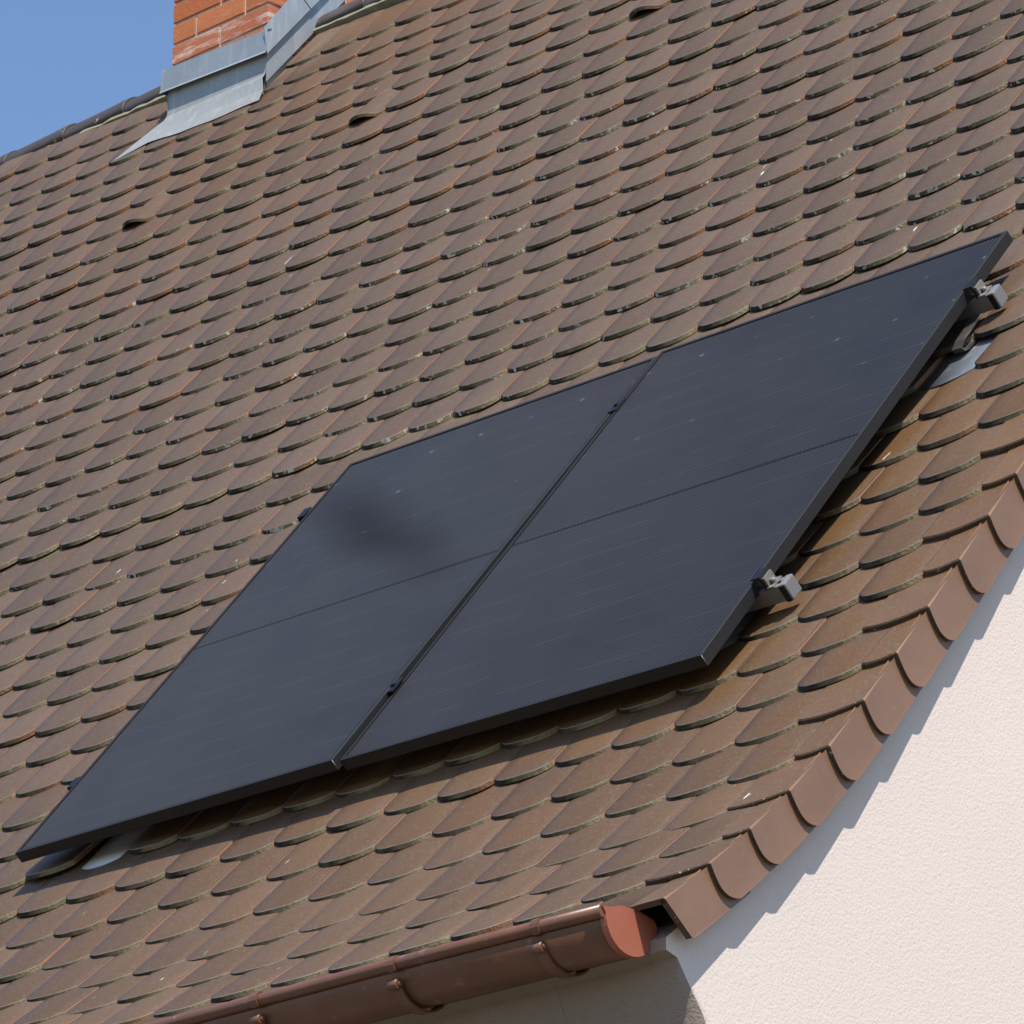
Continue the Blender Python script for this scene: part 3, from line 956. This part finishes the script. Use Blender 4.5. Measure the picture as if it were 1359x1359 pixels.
def rail(vpos, label, uend):
    ctr = pp(0, vpos, -PT - RH / 2 - 0.001)
    root = empty("mounting_rail", ctr)
    tag(root, label, "mounting rail", "mounting rails under the panels")
    m = MB()
    ua, ub = -1.190, uend
    cm = pp((ua + ub) / 2, vpos, -PT - RH / 2 - 0.001)
    # channel with a slot along the top
    sec = [(-RW / 2, -RH / 2), (RW / 2, -RH / 2), (RW / 2, RH / 2), (0.006, RH / 2), (0.006, RH / 2 - 0.012), (-0.006, RH / 2 - 0.012), (-0.006, RH / 2), (-RW / 2, RH / 2)]
    m.sweep([[cm + u0 * s + v0 * a + n0 * b for a, b in sec] for s in (-(ub - ua) / 2, (ub - ua) / 2)], 0, False, closed=True, caps=True)
    m.build("rail_profile", M_ALU, root)
    m = MB()
    m.box(pp(ub + 0.009, vpos, -PT - RH / 2 - 0.001), u0, v0, n0, 0.020, RW + 0.005, RH + 0.005, 0, 0.004)
    ec = m.build("end_cap", M_CAPG, root)
    m = MB()
    m.box(pp(ub + 0.0075, vpos - RW / 2 - 0.0035, -PT - RH / 2 - 0.002), u0, v0, n0, 0.0145, 0.002, RH + 0.001, 0, 0)
    m.build("cap_seal", M_BLACK, ec)
    # middle clamp between the panels
    m = MB()
    m.box(pp(0.0, vpos - 0.003, 0.0025), u0, v0, n0, 0.030, 0.055, 0.004, 0, 0.001)
    m.box(pp(0.0, vpos - 0.003, -0.017), u0, v0, n0, 0.014, 0.050, 0.034, 0)
    m.tube([pp(0, vpos - 0.003, 0.0045), pp(0, vpos - 0.003, 0.010)], 0.0062, 6)
    cl = m.build("middle_clamp", M_BLACK, root)
    # end clamps
    for s, mat, nm in ((1, M_ALU, "end_clamp"), (-1, M_BLACK, "end_clamp")):
        m = MB()
        e = 1.1548
        m.box(pp(s * (e - 0.003), vpos, 0.002), u0, v0, n0, 0.026, 0.042, 0.004, 1, 0.001)
        m.box(pp(s * (e + 0.008), vpos, -PT / 2), u0, v0, n0, 0.0045, 0.042, PT + 0.002, 1)
        m.box(pp(s * (e + 0.020), vpos, -PT + 0.0015), u0, v0, n0, 0.022, 0.042, 0.004, 0)
        m.box(pp(s * (e + 0.013), vpos + 0.002, -PT / 2 - 0.002), u0, v0, n0, 0.006, 0.036, PT - 0.004, 0)
        m.tube([pp(s * (e + 0.022), vpos, -PT + 0.003), pp(s * (e + 0.022), vpos, -PT + 0.014)], 0.006, 6)
        m.build(nm, [mat, M_BLACK], root)
    return root


rail(1.484, "silver aluminium rail with square grey cap under the upper part of the panels", 1.190)
rail(0.292, "silver aluminium rail with square grey cap under the lower part of the panels", 1.197)


def hook(row, ul, vrail, label, strap_u=0.5, pm=None):
    """metal cover plate in place of a tile, and a bent flat bar up to the rail"""
    Uc = (ul + US[ROW0 - row]) * TW - 1
    base = spt(row, Uc + TW / 2, 0.0, 0)
    root = empty("roof_hook", base)
    tag(root, label, "roof hook", "roof hooks on metal plates")
    m = MB()
    sag = 0.040; Rr = (TW * TW / 4 + sag * sag) / (2 * sag); N = 16
    top, bot, bk, bkb = [], [], [], []
    hgt = -0.010
    for i in range(N + 1):
        a = (TW - 0.006) * i / N + 0.003
        x = a - TW / 2
        d = -(math.sqrt(Rr * Rr - x * x) - (Rr - sag))
        h = hgt - 0.095 * d + 0.002 * (1 - (2 * a / TW - 1) ** 2)
        top.append(m.vert(spt(row, Uc + a, d, h))); bot.append(m.vert(spt(row, Uc + a, d, h - 0.0025)))
        bk.append(m.vert(spt(row, Uc + a, 0.36, -0.040))); bkb.append(m.vert(spt(row, Uc + a, 0.36, -0.0425)))
    for i in range(N):
        m.face((top[i], top[i + 1], bk[i + 1], bk[i]), 0, True)
        m.face((bot[i], bot[i + 1], top[i + 1], top[i]), 0)
        m.face((bkb[i], bkb[i + 1], bot[i + 1], bot[i]), 0)
    m.build("cover_plate", pm or M_PLATE, root, fixn=False)
    # bent bar: foot on the plate, riser, arm up-slope to the rail
    m = MB()
    Us = Uc + TW * strap_u
    a0 = spt(row, Us, 0.120, -0.014)
    rel = a0 - ORG
    ua, va, na = rel.dot(u0), rel.dot(v0), rel.dot(n0)
    path = [(va + 0.16, na - 0.012), (va + 0.01, na + 0.004), (va - 0.012, na + 0.010), (va - 0.018, na + 0.022), (va - 0.010, -PT - RH - 0.012), (va + 0.004, -PT - RH - 0.006), (vrail + 0.02, -PT - RH - 0.0045)]
    rings = []
    for k, (b, h) in enumerate(path):
        pb, ph = path[max(k - 1, 0)]; nb_, nh = path[min(k + 1, len(path) - 1)]
        tx, ty = nb_ - pb, nh - ph; ll = math.hypot(tx, ty) or 1; nx2, ny2 = -ty / ll * 0.003, tx / ll * 0.003
        rings.append([pp(ua - 0.015, b + nx2, h + ny2), pp(ua + 0.015, b + nx2, h + ny2), pp(ua + 0.015, b - nx2, h - ny2), pp(ua - 0.015, b - nx2, h - ny2)])
    m.sweep(rings, 0, False, closed=True, caps=True)
    m.build("hook_arm", M_STEEL, root)
    return root


hook(-19, 14.5, 1.484, "round-ended grey metal plate with hook bar below the upper rail end", 0.45)
hook(-25, 13.5, 0.292, "roof hook bar in the shade just below the lower rail end", 1.08)
hook(-26, 3.0, 0.292, "metal plate, sky reflection in its colour, peeking out under the lower left panel corner", 0.6, M_PLATE2)

# ------------------------------------------------------------------ ground
mb = MB()
mb.face([mb.vert(p) for p in ((-600, -600, -7.4), (600, -600, -7.4), (600, 600, -7.4), (-600, 600, -7.4))])
t = NT("yard_ground")
nn = t.noise(0.25, 4); n2 = t.noise(6, 4)
cc = t.mix(t.sstep(nn, 0.45, 0.55), (0.14, 0.115, 0.090), (0.09, 0.085, 0.050))
cc = t.mix(t.math('MULTIPLY', n2, 0.4), cc, (0.16, 0.145, 0.12))
t.set(cc, 0.95, 0, 0.2)
g = mb.build("ground", t.mat, None)
tag(g, kind="structure")
